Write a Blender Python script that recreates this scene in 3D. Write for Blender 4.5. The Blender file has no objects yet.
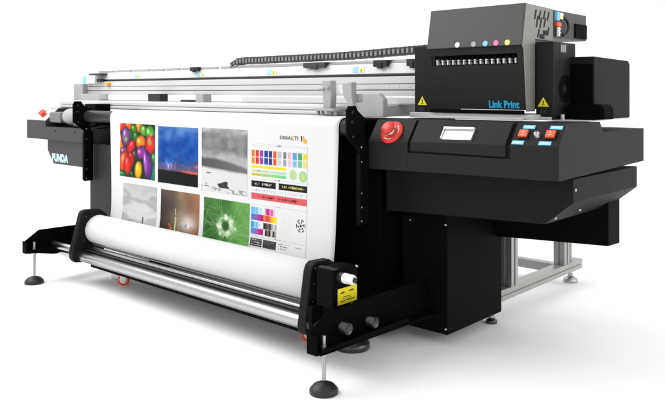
import bpy, bmesh, math, random
import numpy as np
from mathutils import Vector, Matrix

random.seed(7)
rng = np.random.default_rng(7)
SC = bpy.context.scene
COL = SC.collection
PI = math.pi

# ------------------------------------------------------------------ materials
def srgb(c):
    c = np.asarray(c, float) / 255.0
    return np.where(c <= 0.04045, c / 12.92, ((c + 0.055) / 1.055) ** 2.4)

def mat(name, col, rough=0.5, metal=0.0, spec=0.5, var=0.12, nscale=6.0, bump=0.0, bscale=300.0, aniso=None):
    m = bpy.data.materials.new(name); m.use_nodes = True
    nt = m.node_tree; N = nt.nodes; L = nt.links
    b = N['Principled BSDF']
    b.inputs['Metallic'].default_value = metal
    b.inputs['Specular IOR Level'].default_value = spec
    tc = N.new('ShaderNodeTexCoord')
    mp = N.new('ShaderNodeMapping'); L.new(tc.outputs['Object'], mp.inputs['Vector'])
    if aniso: mp.inputs['Scale'].default_value = aniso
    n1 = N.new('ShaderNodeTexNoise'); n1.inputs['Scale'].default_value = nscale
    n1.inputs['Detail'].default_value = 5; n1.inputs['Roughness'].default_value = 0.65
    L.new(mp.outputs['Vector'], n1.inputs['Vector'])
    mx = N.new('ShaderNodeMix'); mx.data_type = 'RGBA'
    lo = [max(0, x * (1 - var)) for x in col]; hi = [min(1, x * (1 + var)) for x in col]
    mx.inputs['A'].default_value = (*lo, 1); mx.inputs['B'].default_value = (*hi, 1)
    L.new(n1.outputs['Fac'], mx.inputs['Factor'])
    L.new(mx.outputs['Result'], b.inputs['Base Color'])
    mr = N.new('ShaderNodeMapRange')
    mr.inputs['To Min'].default_value = max(0.02, rough - 0.07); mr.inputs['To Max'].default_value = min(1, rough + 0.07)
    L.new(n1.outputs['Fac'], mr.inputs['Value']); L.new(mr.outputs['Result'], b.inputs['Roughness'])
    if bump:
        n2 = N.new('ShaderNodeTexNoise'); n2.inputs['Scale'].default_value = bscale; n2.inputs['Detail'].default_value = 2
        L.new(mp.outputs['Vector'], n2.inputs['Vector'])
        bp = N.new('ShaderNodeBump'); bp.inputs['Strength'].default_value = bump; bp.inputs['Distance'].default_value = 0.002
        L.new(n2.outputs['Fac'], bp.inputs['Height']); L.new(bp.outputs['Normal'], b.inputs['Normal'])
    return m

def attr_mat(name, rough=0.45):
    m = bpy.data.materials.new(name); m.use_nodes = True
    N = m.node_tree.nodes; L = m.node_tree.links
    a = N.new('ShaderNodeAttribute'); a.attribute_name = 'ink'
    b = N['Principled BSDF']; b.inputs['Roughness'].default_value = rough; b.inputs['Specular IOR Level'].default_value = 0.08
    L.new(a.outputs['Color'], b.inputs['Base Color'])
    return m

M = {}
M['black'] = mat('black_powder_coat', (.0034, .0033, .0033), .6, 0, .035, .15, 4, .55, 210)
M['grey_black'] = mat('charcoal_powder_coat', (.0150, .0146, .0140), .55, 0, .14, .12, 4, .55, 210)
M['tray_black'] = mat('black_paint_and_tray_shade', (.0088, .0086, .0082), .55, 0, .10, .15, 4, .55, 210)  # on the tray this darker tone carries the shade in its colour
M['pit'] = mat('matt_black_sheet', (.002, .002, .0022), .7, 0, .03, .2, 5)
M['charcoal_sheet'] = mat('charcoal_sheet', (.024, .024, .0235), .55, 0, .2, .1, 4, .25, 300)
M['charcoal'] = mat('dark_grey_and_lit_hood', (.06, .06, .059), .5, 0, .35, .1, 4, .22, 260)  # on the hood this lighter tone carries the light in its colour
M['mid_grey'] = mat('mid_grey_paint', (.038, .038, .0375), .5, 0, .35, .1, 4, .2, 400)
M['steel_grey'] = mat('brushed_grey_panel', (.24, .235, .225), .42, .3, .5, .12, 5, 0, 300, (1, 1, 12))
M['light_grey'] = mat('light_grey_paint', (.36, .36, .355), .5, 0, .4, .08, 8, .1, 300)
M['pale'] = mat('pale_grey_anodised', (.62, .62, .62), .35, .15, .4, .06, 6, 0, 300, (.5, 8, 8))
M['white_alu'] = mat('white_extrusion', (.60, .60, .605), .36, .1, .4, .06, 5, 0, 300, (.5, 8, 8))
M['alu'] = mat('aluminium_profile', (.36, .36, .35), .38, .6, .5, .1, 14, .1, 250)
M['chrome'] = mat('polished_steel', (.44, .44, .45), .24, 1.0, .5, .06, 10, 0, 300, (.3, 6, 6))
M['satin_light'] = mat('brushed_handle', (.62, .62, .62), .3, .8, .5, .1, 20)
M['satin'] = mat('satin_steel', (.5, .5, .5), .3, 1.0, .5, .12, 20)
M['rod'] = mat('zinc_rod', (.42, .44, .43), .3, .9, .5, .2, 60, .5, 400)
M['dark_steel'] = mat('dark_steel_tube', (.075, .073, .07), .32, .8, .5, .2, 30)
M['dull_grey'] = mat('dull_grey_metal', (.20, .20, .20), .4, .6, .5, .15, 20)
M['gear_grey'] = mat('grey_cast_metal', (.17, .17, .17), .45, .1, .4, .12, 12, .2, 200)
M['rubber'] = mat('black_rubber', (.016, .016, .017), .42, 0, .35, .2, 20, .2, 200)
M['paper'] = mat('white_paper', (.655, .655, .66), .55, 0, .25, .02, 3)
M['red'] = mat('red_plastic', (.62, .035, .02), .35, 0, .45, .15, 30)
M['orange'] = mat('orange_polyurethane', (.72, .10, .025), .42, 0, .4, .12, 30)
M['orange_red'] = mat('orange_switch', (.80, .10, .03), .35, 0, .4, .12, 40)
M['amber'] = mat('amber_plastic', (.8, .38, .02), .4, 0, .4, .1, 30)
M['blue'] = mat('blue_label', (.10, .36, .72), .45, 0, .3, .08, 60)
M['sky_label'] = mat('sky_blue_sticker', (.22, .58, .86), .45, 0, .3, .06, 60)
M['yellow'] = mat('yellow_sticker', (.86, .76, .02), .45, 0, .3, .06, 60)
M['white'] = mat('white_plastic', (.82, .82, .81), .4, 0, .4, .04, 30)
M['ink_black'] = mat('black_print', (.012, .012, .012), .5, 0, .2, .1, 30)
M['cyan'] = mat('cyan_lettering', (.01, .36, .62), .45, 0, .3, .06, 30)
M['pale_blue'] = mat('pale_blue_lettering', (.34, .62, .84), .45, 0, .3, .06, 30)
M['dot_white'] = mat('white_dot', (.75, .75, .75), .4, 0, .4, .03, 30)
M['dot_grey'] = mat('grey_dot', (.36, .36, .36), .4, 0, .4, .05, 30)
M['dot_blue'] = mat('light_blue_dot', (.24, .56, .84), .4, 0, .4, .05, 30)
M['dot_pink'] = mat('pink_dot', (.82, .20, .42), .4, 0, .4, .05, 30)
M['dot_yellow'] = mat('pale_yellow_dot', (.78, .74, .22), .4, 0, .4, .05, 30)
M['print'] = attr_mat('printed_ink')
M['floor'] = mat('white_studio_floor', (.955, .955, .955), .8, 0, .1, .004, .7)

# ------------------------------------------------------------------ mesh builder
class MB:
    def __init__(s): s.v = []; s.f = []; s.m = []; s.sm = []
    def add(s, vs, fs, mi=0, smooth=False):
        o = len(s.v); s.v += [tuple(p) for p in vs]
        for f in fs: s.f.append([i + o for i in f]); s.m.append(mi); s.sm.append(smooth)
        return s
    def box(s, x0, x1, y0, y1, z0, z1, mi=0):
        v = [(x, y, z) for x in (x0, x1) for y in (y0, y1) for z in (z0, z1)]
        return s.add(v, [(0, 1, 3, 2), (4, 6, 7, 5), (0, 4, 5, 1), (2, 3, 7, 6), (0, 2, 6, 4), (1, 5, 7, 3)], mi)
    def loft(s, secs, mi=0):
        """secs: list of (x, [(y,z)...]) cross sections along X, same count."""
        n = len(secs[0][1]); v = []; f = []
        for x, pr in secs: v += [(x, y, z) for y, z in pr]
        for k in range(len(secs) - 1):
            for i in range(n):
                j = (i + 1) % n; f.append((k * n + i, k * n + j, (k + 1) * n + j, (k + 1) * n + i))
        f.append(tuple(range(n))[::-1]); f.append(tuple(range((len(secs) - 1) * n, len(secs) * n)))
        return s.add(v, f, mi)
    def prism_y(s, pts, y0, y1, mi=0):
        n = len(pts); v = [(x, y0, z) for x, z in pts] + [(x, y1, z) for x, z in pts]
        f = [(i, (i + 1) % n, (i + 1) % n + n, i + n) for i in range(n)]
        f += [tuple(range(n))[::-1], tuple(range(n, 2 * n))]
        return s.add(v, f, mi)
    def lathe(s, org, axis, prof, n=32, mi=0, caps=True):
        """prof: list of (radius, distance along axis)."""
        a = Vector(axis).normalized(); u = a.orthogonal().normalized(); w = a.cross(u); o = Vector(org)
        v = []; f = []
        for r, d in prof:
            for k in range(n):
                t = 2 * PI * k / n
                v.append(o + a * d + (u * math.cos(t) + w * math.sin(t)) * r)
        for i in range(len(prof) - 1):
            for k in range(n):
                j = (k + 1) % n; f.append((i * n + k, i * n + j, (i + 1) * n + j, (i + 1) * n + k))
        s.add(v, f, mi, True)
        if caps:
            s.add([v[k] for k in range(n)], [tuple(range(n))[::-1]], mi)
            q = (len(prof) - 1) * n; s.add([v[q + k] for k in range(n)], [tuple(range(n))], mi)
        return s
    def cyl(s, p0, p1, r, n=24, mi=0):
        d = Vector(p1) - Vector(p0); return s.lathe(p0, d, [(r, 0), (r, d.length)], n, mi)
    def tube(s, pts, r, n=10, mi=0):
        for a, b in zip(pts[:-1], pts[1:]): s.cyl(a, b, r, n, mi)
        return s
    def poly(s, pts, nrm, th, mi=0):
        """flat polygon with thickness th along nrm."""
        n = len(pts); d = Vector(nrm).normalized() * th
        v = [Vector(p) for p in pts] + [Vector(p) + d for p in pts]
        f = [(i, (i + 1) % n, (i + 1) % n + n, i + n) for i in range(n)]
        f += [tuple(range(n))[::-1], tuple(range(n, 2 * n))]
        return s.add(v, f, mi)

THINGS = {}
def thing(name, loc, label, cat):
    o = bpy.data.objects.new(name, None); COL.objects.link(o)
    o.location = loc; o['label'] = label; o['category'] = cat; o.empty_display_size = .1
    return o
def base_of(o):
    while o.parent: o = o.parent
    return Vector(o.location)
def part(name, mb, mats, parent, bevel=0.0, label=None, seg=2):
    me = bpy.data.meshes.new(name)
    b = base_of(parent)
    me.from_pydata([tuple(Vector(p) - b) for p in mb.v], [], mb.f)
    for m in (mats if isinstance(mats, (list, tuple)) else [mats]): me.materials.append(M[m])
    me.polygons.foreach_set('material_index', mb.m)
    me.polygons.foreach_set('use_smooth', mb.sm)
    bm = bmesh.new(); bm.from_mesh(me)
    bmesh.ops.remove_doubles(bm, verts=bm.verts, dist=1e-6) if bevel else None
    bmesh.ops.recalc_face_normals(bm, faces=bm.faces); bm.to_mesh(me); bm.free()
    o = bpy.data.objects.new(name, me); COL.objects.link(o); o.parent = parent
    if bevel:
        md = o.modifiers.new('edge', 'BEVEL'); md.width = bevel; md.segments = seg
        md.limit_method = 'ANGLE'; md.angle_limit = math.radians(35)
    if label: o['label'] = label
    return o

def text(name, body, parent, mats, size, org, xdir, ydir, th=.001, offset=0.0, sx=1.0, shear=0.0, center=False, space=1.0):
    cu = bpy.data.curves.new(name, 'FONT'); cu.body = body; cu.size = size; cu.offset = offset; cu.shear = shear
    cu.extrude = th; cu.space_character = space
    if center: cu.align_x = 'CENTER'
    t = bpy.data.objects.new(name + '_tmp', cu); COL.objects.link(t)
    bpy.context.view_layer.update()
    me = bpy.data.meshes.new_from_object(t.evaluated_get(bpy.context.evaluated_depsgraph_get()))
    bpy.data.objects.remove(t); bpy.data.curves.remove(cu)
    x = Vector(xdir).normalized(); y = Vector(ydir).normalized(); z = x.cross(y)
    o0 = Vector(org) - base_of(parent)
    for v in me.vertices: v.co = o0 + x * v.co.x * sx + y * v.co.y + z * v.co.z
    me.materials.clear(); me.materials.append(M[mats]); me.name = name
    o = bpy.data.objects.new(name, me); COL.objects.link(o); o.parent = parent
    return o

def screws(parent, spots, nrm, r=.007, m='satin', name='screw'):
    for q in spots: part(name, MB().lathe(q, nrm, [(r, -.001), (r, r * .5), (r * .5, r * .85)], 12), m, parent)
def interp(pa, pb, xa, xb, x):
    t = (x - xa) / (xb - xa)
    return [(a[0] + (b[0] - a[0]) * t, a[1] + (b[1] - a[1]) * t) for a, b in zip(pa, pb)]

# ------------------------------------------------------------------ floor
fl = MB().add([(-60, -60, 0), (60, -60, 0), (60, 60, 0), (-60, 60, 0)], [(0, 1, 2, 3)])
me = bpy.data.meshes.new('floor'); me.from_pydata(fl.v, [], fl.f); me.materials.append(M['floor'])
fo = bpy.data.objects.new('floor', me); COL.objects.link(fo); fo['kind'] = 'structure'

# ================================================================== PRINTER
P = thing('wide_format_printer', (-1.65, 1.1, 0),
          'long black wide format printer with white gantry beam and tall ink head carriage', 'printer')

# ---- main body behind the paper
b = MB()
b.box(-3.10, -.24, .74, 1.55, .30, 1.22)
b.box(-2.62, -2.50, .80, 1.5, 0.02, .30); b.box(-.62, -.215, .72, 1.5, .10, .302)
part('body_frame', b, 'pit', P, .004)
b = MB().box(-3.185, -.56, .612, .66, .33, .975)
part('front_cover', b, 'charcoal_sheet', P, .006, 'dark grey sheet cover behind the paper')

# ---- side plates
for x0, x1 in ((-.232, -.218), (-3.135, -3.121)):
    prof = [(.43, 1.16), (.43, 1.30), (.445, 1.325), (.50, 1.325), (.515, 1.30), (.58, 1.255), (.58, 1.11), (.605, 1.07), (.605, .68), (.525, .68), (.525, 1.085)]
    b = MB().loft([(x0, prof), (x1, prof)])
    b.box(x0 + .0, x1 + .016, .517, .526, .69, 1.07)
    sp = part('side_plate', b, 'black', P, .002)
    screws(sp, [(x1, .545, z) for z in (.70, .775, .85, 1.02, 1.10)], (1, 0, 0), .006)
    screws(sp, [(x1, y, z) for y, z in ((.465, 1.24), (.475, 1.16), (.47, 1.29))], (1, 0, 0), .008, 'rubber')

# ---- feed roller that the paper turns over
b = MB().lathe((-3.10, .545, 1.205), (1, 0, 0), [(.03, 0), (.046, .01), (.046, 2.80), (.04, 2.81), (.04, 2.85), (.02, 2.86)], 32)
part('feed_roller', b, 'rubber', P)

# ---- right console, built in three blocks around the lid recess
XA, XB = -.212, .885
pl = [(.60, .982), (.60, 1.132), (.68, 1.247), (1.055, 1.247), (1.095, 1.20), (1.655, 1.20), (1.655, 1.0)]
prr = [(.60, 1.0), (.60, 1.155), (.68, 1.256), (1.055, 1.253), (1.095, 1.20), (1.655, 1.20), (1.655, 1.02)]
def con(x): return interp(pl, prr, XA, XB, x)
L0, L1 = .050, .645
def inset(p, d=.016):
    q = list(p); 
    q[1] = (q[1][0] + d, q[1][1] - d * .3); q[0] = (q[0][0] + d, q[0][1]); q[2] = (q[2][0] + d * .8, q[2][1] - d * .6)
    q[3] = (q[3][0], q[3][1] - .004); return q
b = MB().loft([(XA, con(XA)), (L0, con(L0)), (L0 + .0004, inset(con(L0))), (L1 - .0004, inset(con(L1))), (L1, con(L1)), (XB, con(XB))])
R = part('control_console', b, 'grey_black', P, .003)
# strip of front face under the lid
lo0, lo1 = con(L0), con(L1)
b = MB().loft([(L0, [(.60, lo0[0][1]), (.60, 1.083), (.63, 1.083), (.63, lo0[0][1])]), (L1, [(.60, lo1[0][1]), (.60, 1.086), (.63, 1.086), (.63, lo1[0][1])])])
part('front_strip', b, 'grey_black', R, .002)
def lidprof(x):
    q = con(x); d = .004
    return [(.596, 1.093), (.596, q[1][1] + .002), (q[2][0] - .003, q[2][1] + .004), (.86, q[3][1] + .004), (.86, q[3][1] - .003), (.69, q[2][1] - .012), (.612, q[1][1] - .006), (.612, 1.093)]
b = MB().loft([(L0 + .021, lidprof(L0 + .021)), (L1 - .024, lidprof(L1 - .024))])
part('console_lid', b, 'grey_black', R, .004)
# panel frame: direction up the slope and its normal
def slope(x, t, lift=0.0):
    q = con(x); y = q[1][0] + (q[2][0] - q[1][0]) * t; z = q[1][1] + (q[2][1] - q[1][1]) * t
    d = Vector((0, q[2][0] - q[1][0], q[2][1] - q[1][1])).normalized(); n = Vector((0, -d.z, d.y))
    return Vector((x, y, z)) + n * lift, d, n
def plate(mb, x0, x1, t0, t1, l0, l1, mi=0):
    vs = []
    for l in (l0, l1):
        for x, t in ((x0, t0), (x1, t0), (x1, t1), (x0, t1)): vs.append(slope(x, t, l)[0])
    mb.add(vs, [(0, 1, 2, 3)[::-1], (4, 5, 6, 7), (0, 1, 5, 4), (1, 2, 6, 5), (2, 3, 7, 6), (3, 0, 4, 7)], mi)
b = MB(); plate(b, .250, .432, .15, .62, .002, .0065)
plate(b, .252, .430, .56, .66, .004, .020); plate(b, .250, .256, .15, .66, .004, .014); plate(b, .426, .432, .15, .66, .004, .014)
part('lid_handle', b, 'satin_light', R, .002)
for xc in (.697, .832):
    b = MB(); plate(b, xc - .028, xc + .026, .28, .66, -.001, .006, 1); plate(b, xc - .022, xc + .020, .34, .62, .005, .016, 0)
    plate(b, xc - .008, xc + .004, .40, .42, .0155, .017, 2); plate(b, xc - .004, xc + .000, .50, .56, .0155, .017, 2)
    part('rocker_switch', b, ['orange_red', 'ink_black', 'white'], R, .0015)
    for t0, t1, dx in ((.73, .88, .012), (.05, .20, -.018)):
        b = MB(); plate(b, xc - .030 + dx, xc + .030 + dx, t0, t1, -.001, .0025, 0)
        for k in range(4): plate(b, xc - .020 + dx + k * .010, xc - .013 + dx + k * .010, t0 + .05, t1 - .05, .002, .003, 1)
        part('switch_label', b, ['sky_label', 'white'], R)
p0, d0, n0 = slope(.764, .47)
b = MB().lathe(p0, n0, [(.019, -.002), (.019, .004), (.013, .010), (.013, .018), (.006, .019)], 20)
b.add([p0 + n0 * .0195 + Vector((dx, 0, 0)) + d0 * dd for dx, dd in ((-.002, -.008), (.002, -.008), (.002, .008), (-.002, .008))], [(0, 1, 2, 3)], 1)
part('key_switch', b, ['satin', 'ink_black'], R)

def estop(org, nrm, k, parent):
    b = MB()
    b.lathe(org, nrm, [(.066 * k, -.002), (.069 * k, .004), (.066 * k, .010 * k), (.036 * k, .014 * k)], 40, 0)
    b.lathe(org, nrm, [(.027 * k, .012 * k), (.027 * k, .026 * k), (.022 * k, .030 * k), (.022 * k, .044 * k)], 32, 1)
    b.lathe(org, nrm, [(.022 * k, .034 * k), (.034 * k, .037 * k), (.039 * k, .044 * k), (.038 * k, .054 * k), (.030 * k, .060 * k), (.012 * k, .062 * k)], 36, 0)
    # raised arrows around the ring, a shade lighter
    n = Vector(nrm).normalized(); u = n.orthogonal().normalized(); w = n.cross(u); o = Vector(org)
    for j in range(3):
        for s in range(7):
            a0 = j * 2.09 + s * .17; a1 = a0 + .10
            q = [o + n * (.0142 * k) + (u * math.cos(a) + w * math.sin(a)) * r * k for a, r in ((a0, .046), (a1, .046), (a1, .052), (a0, .052))]
            b.add(q, [(0, 1, 2, 3)], 2)
    return part('emergency_button', b, ['red', 'satin', 'white'], parent, label='red mushroom emergency stop button')
p0, d0, n0 = slope(-.074, .40)
estop(p0 + n0 * .002, n0, 1.0, R)

# ---- tray box under the right console (chamfered right end)
def tray(x_in, x_out, x_cut, sgn, zl, zr, name_parent, m):
    # outline in XZ, extruded from front to back
    pts = [(x_in, zl), (x_cut, zr), (x_out, .887), (x_out, .997), (x_in, .975)]
    return MB().prism_y(pts, .752, 1.56)
b = tray(-.21, .884, .744, 1, .735, .773, P, 'black')
T = part('console_tray', b, 'tray_black', P, .004)  # console paint darkened: shade under the overhang is put into the colour
screws(T, [(.884, .775, .945)], (1, 0, 0))
screws(T, [(.744 + .14 * t, y, .773 + .114 * t) for y, t in ((.79, .25), (1.03, .35))], (.63, 0, -.776))

# ---- equipment box hanging behind the tray
b = MB().loft([(.11, [(1.40, .537), (1.40, .93), (1.56, .93), (1.56, .537)]), (.79, [(1.40, .573), (1.40, .95), (1.558, .95), (1.558, .567)])])
part('equipment_box', b, 'black', P, .004)

# ---- cabinet leg under the console
b = MB().box(-.20, .106, .89, 1.482, .068, .79)
C = part('cabinet', b, 'black', P, .004)
b = MB().box(-.02, .03, 1.495, 1.53, .09, .76); part('hinge_strip', b, 'pit', C)
screws(C, [(x, .89, z) for x in (-.145, .095) for z in (.10, .672)], (0, -1, 0))
def pad_foot(name, x, y, parent, r=.09, h=.035, rod_top=.2, mats=('satin', 'rod'), rod_r=.010):
    f = part(name, MB().lathe((x, y, 0), (0, 0, 1), [(r * .96, 0), (r, .006), (r, h * .55), (r * .9, h * .75), (r * .55, h), (r * .3, h * 1.25)], 40), mats[0], parent)
    part('threaded_rod', MB().cyl((x, y, h * .8), (x, y, rod_top), rod_r, 14), mats[1], f)
    part('lock_nut', MB().lathe((x, y, h * 1.2), (0, 0, 1), [(.020, 0), (.020, .016)], 6), mats[1], f)
    return f
pad_foot('levelling_foot', -.285, .545, P, .098, .058, .25, ('dark_steel', 'rod'))
pad_foot('levelling_foot', .06, 1.44, P, .035, .028, .10, ('dark_steel', 'rod'))

# ---- aluminium base frame at the back right
def profile_z(x, y, w, z0, z1):
    b = MB(); h = w / 2; g = w * .1; d = w * .16
    q = []
    # square with a T-slot groove in each side
    side = [(-h, -h), (-g, -h), (-g, -h + d), (g, -h + d), (g, -h), (h, -h)]
    for k in range(4):
        c, s_ = [(1, 0), (0, 1), (-1, 0), (0, -1)][k]
        for px, py in side[:-1]: q.append((x + px * c - py * s_, y + px * s_ + py * c))
    n = len(q)
    v = [(px, py, z0) for px, py in q] + [(px, py, z1) for px, py in q]
    f = [(i, (i + 1) % n, (i + 1) % n + n, i + n) for i in range(n)] + [tuple(range(n))[::-1], tuple(range(n, 2 * n))]
    return b.add(v, f)
b = profile_z(0.01, 1.745, .085, .16, .95); part('frame_post', b, 'alu', P, .002)
b = profile_z(0.0, 2.535, .085, .16, .95); part('frame_post', b, 'alu', P, .002)
b = MB(); zs = [.088, .120, .126, .158]
b.box(-.04, .04, 1.50, 2.80, .088, .118).box(-.034, .034, 1.50, 2.80, .118, .128).box(-.04, .04, 1.50, 2.80, .128, .158)
b.box(-2.0, -.04, 2.50, 2.57, .092, .155)
part('base_rail', b, 'alu', P, .002)
b = MB().box(-.035, -.02, 1.62, 1.70, .16, .26); part('corner_bracket', b, 'rubber', P, .003)
pad_foot('levelling_foot', .0, 2.68, P, .052, .040, .33, ('rod', 'rod'), .013)

# ---- platen table
b = MB()
b.box(-4.05, -.30, .80, 1.50, 1.255, 1.322)
b.box(-4.02, -.32, .775, .80, 1.262, 1.284).box(-4.02, -.32, .785, .80, 1.290, 1.316)
part('platen', b, 'white_alu', P, .004)
b = MB().box(-1.72, -.05, .98, 1.04, 1.324, 1.374); part('pressure_bar', b, 'pale', P, .008, 'silver bar under the beam')
for x0, x1, z0, z1, m in ((-2.89, -2.72, 1.322, 1.384, 'rubber'), (-2.44, -2.25, 1.322, 1.338, 'rubber'), (-2.245, -2.15, 1.322, 1.384, 'light_grey')):
    part('support_block', MB().box(x0, x1, .97, 1.05, z0, z1), m, P, .003)

# ---- gantry beam
b = MB()
b.box(-4.12, -.02, 1.10, 1.30, 1.376, 1.408).box(-4.12, -.02, 1.108, 1.30, 1.408, 1.414).box(-4.12, -.02, 1.10, 1.30, 1.414, 1.448)
b.box(-4.12, -.02, 1.104, 1.30, 1.448, 1.452).box(-4.12, -.02, 1.10, 1.30, 1.452, 1.496)
b.box(-4.02, -.02, 1.125, 1.30, 1.496, 1.515)
b.loft([(-4.05, [(1.112, 1.515), (1.126, 1.578), (1.30, 1.578), (1.30, 1.515)]), (-.02, [(1.112, 1.515), (1.126, 1.578), (1.30, 1.578), (1.30, 1.515)])])
G = part('gantry_beam', b, 'white_alu', P, .003, 'long white extruded beam')
b = MB().box(-4.03, -.02, 1.108, 1.124, 1.499, 1.511); part('guide_rail', b, 'rubber', G, .002)
for z, h in ((1.4095, .0035), (1.449, .002)): part('groove_strip', MB().box(-4.115, -.02, 1.0992, 1.104, z, z + h), 'dull_grey', G)
b = MB()
x = -3.95
while x < -2.0:
    l = random.uniform(.18, .34); b.box(x, min(x + l, -1.98), 1.13, 1.15, 1.580, 1.598); x += l + random.uniform(.02, .05)
b.box(-1.98, -.10, 1.135, 1.15, 1.580, 1.590)
part('top_strip', b, 'light_grey', G, .002)
for x in (-3.27, -2.372, -1.543, -.721):
    def up(z): return 1.112 + (z - 1.515) * .014 / .063 - .0015
    b = MB()
    b.poly([(x - .048, up(1.525), 1.525), (x - .004, up(1.525), 1.525), (x - .004, up(1.562), 1.562), (x - .048, up(1.562), 1.562)], (0, -1, .2), .001, 0)
    b.poly([(x - .002, up(1.525), 1.525), (x + .048, up(1.525), 1.525), (x + .048, up(1.562), 1.562), (x - .002, up(1.562), 1.562)], (0, -1, .2), .001, 3)
    b.poly([(x + .002, up(1.527) - .001, 1.527), (x + .044, up(1.527) - .001, 1.527), (x + .023, up(1.560) - .001, 1.560)], (0, -1, .2), .001, 1)
    b.poly([(x + .020, up(1.531) - .002, 1.531), (x + .026, up(1.531) - .002, 1.531), (x + .025, up(1.549) - .002, 1.549), (x + .021, up(1.549) - .002, 1.549)], (0, -1, .2), .001, 2)
    for k in range(3):
        z = 1.532 + k * .010; b.poly([(x - .042, up(z) - .001, z), (x - .012, up(z) - .001, z), (x - .012, up(z) - .001, z + .003), (x - .042, up(z) - .001, z + .003)], (0, -1, .2), .001, 3)
    part('warning_label', b, ['sky_label', 'yellow', 'ink_black', 'white'], G)
for x, w, h in ((-2.437, .05, .018), (-1.104, .10, .022), (-.53, .055, .028), (-.285, .04, .030)):
    b = MB().box(x - w, x + w, 1.095, 1.15, 1.586 - h, 1.600).box(x - w * .3, x + w * .3, 1.09, 1.11, 1.580 - h * 1.2, 1.586)
    part('sensor_bracket', b, 'rubber' if w < .1 else 'mid_grey', G, .003)
b = MB().box(-.66, -.04, 1.0985, 1.1, 1.4165, 1.4185)
for k in range(14):
    x = -.62 + k * .04; b.add([(x, 1.0984, 1.4175), (x + .002, 1.0984, 1.4175), (x + .002, 1.0984, 1.432 + (.008 if k % 2 == 0 else 0)), (x, 1.0984, 1.432 + (.008 if k % 2 == 0 else 0))], [(0, 1, 2, 3)])
part('ruler_marks', b, 'light_grey', G)
# left end of the gantry
b = MB().box(-4.27, -4.10, 1.05, 1.32, 1.25, 1.478).box(-4.30, -4.27, 1.08, 1.2, 1.37, 1.475).box(-4.34, -4.20, 1.0, 1.3, 1.235, 1.275)
part('end_bracket', b, 'light_grey', P, .006)
b = MB().prism_y([(-4.08, 1.29), (-3.70, 1.29), (-3.70, 1.34), (-3.74, 1.375), (-4.08, 1.383)], .99, 1.09)
part('end_block', b, 'light_grey', P, .006)
b = MB().box(-4.08, -3.86, 1.04, 1.12, 1.478, 1.555).box(-4.075, -4.02, 1.038, 1.041, 1.485, 1.548, 1).box(-3.88, -3.80, 1.06, 1.10, 1.495, 1.52, 2)
b.box(-4.0, -3.78, 1.06, 1.14, 1.555, 1.572, 2)
part('belt_housing', b, ['pale', 'sky_label', 'rubber'], P, .003)
b = MB().lathe((-3.70, 1.10, 1.474), (0, -1, 0), [(.018, 0), (.019, .015), (.016, .03), (.007, .034)], 18).box(-3.74, -3.70, 1.07, 1.1, 1.466, 1.485)
part('amber_knob', b, 'amber', P)

# ---- cable chain over the beam
def chain_pt(s):
    # s = X; height of the chain centre
    if s < -1.9:
        t = (s + 2.03) / .13; return 1.598 + .036 * math.sin(max(0, min(1, t)) * PI / 2)
    t = (s + 1.9) / 1.85
    return 1.634 + .006 * t + .022 * max(0, t - .55) / .45
b = MB(); x = -2.02
while x < -.02:
    z = chain_pt(x) + random.uniform(-.0022, .0022); z2 = chain_pt(x + .034); sl = z2 - z
    h = .0245 if x > -1.95 else .018
    for y0, y1, hh in ((1.125, 1.137, h), (1.187, 1.199, h)):
        b.add([(x, y0, z - hh), (x + .031, y0, z - hh + sl), (x + .031, y0, z + hh + sl), (x, y0, z + hh),
               (x, y1, z - hh), (x + .031, y1, z - hh + sl), (x + .031, y1, z + hh + sl), (x, y1, z + hh)],
              [(0, 1, 2, 3), (4, 5, 6, 7), (0, 1, 5, 4), (1, 2, 6, 5), (2, 3, 7, 6), (3, 0, 4, 7)], 0)
    b.box(x + .006, x + .024, 1.120, 1.125, z - h * .55, z + h * .55, 1)
    b.box(x + .010, x + .022, 1.137, 1.187, z + h - .004 + sl * .5, z + h + .003 + sl * .5, 1)
    b.box(x + .010, x + .022, 1.137, 1.187, z - h - .001 + sl * .5, z - h + .003 + sl * .5, 1)
    x += .0355
part('cable_chain', b, ['charcoal', 'steel_grey'], P)
b = MB().box(-1.95, -.1, 1.14, 1.185, 1.592, 1.602); part('chain_tray', b, 'satin', P)

# ---- grey media clamps standing at the right end of the platen
b = MB()
b.prism_y([(-.644, 1.30), (-.590, 1.30), (-.583, 1.38), (-.588, 1.468), (-.656, 1.468), (-.652, 1.40)], .70, .752)
b.box(-.70, -.535, .665, .775, 1.286, 1.303)
for x in (-.685, -.65, -.585, -.55): b.cyl((x, .70, 1.262), (x, .70, 1.287), .011, 12)
b.box(-.668, -.635, .685, .702, 1.412, 1.424).box(-.622, -.590, .680, .702, 1.418, 1.434)
part('media_clamp', b, 'light_grey', P, .004)
b = MB().box(-.60, -.50, .745, .765, 1.385, 1.445); part('clamp_link', b, 'white', P, .004)
b = MB().prism_y([(-.455, 1.256), (-.40, 1.256), (-.423, 1.383), (-.423, 1.457), (-.497, 1.450), (-.490, 1.38), (-.46, 1.34)], .70, .745)
b.prism_y([(-.43, 1.33), (-.36, 1.33), (-.35, 1.35), (-.36, 1.37), (-.39, 1.388), (-.43, 1.388)], .745, .79)
part('media_clamp', b, 'light_grey', P, .004)
b = MB().prism_y([(-.425, 1.258), (-.206, 1.258), (-.206, 1.360), (-.238, 1.391), (-.352, 1.389), (-.356, 1.34), (-.425, 1.338)], .718, .76)
part('media_clamp', b, 'light_grey', P, .004)

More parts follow.
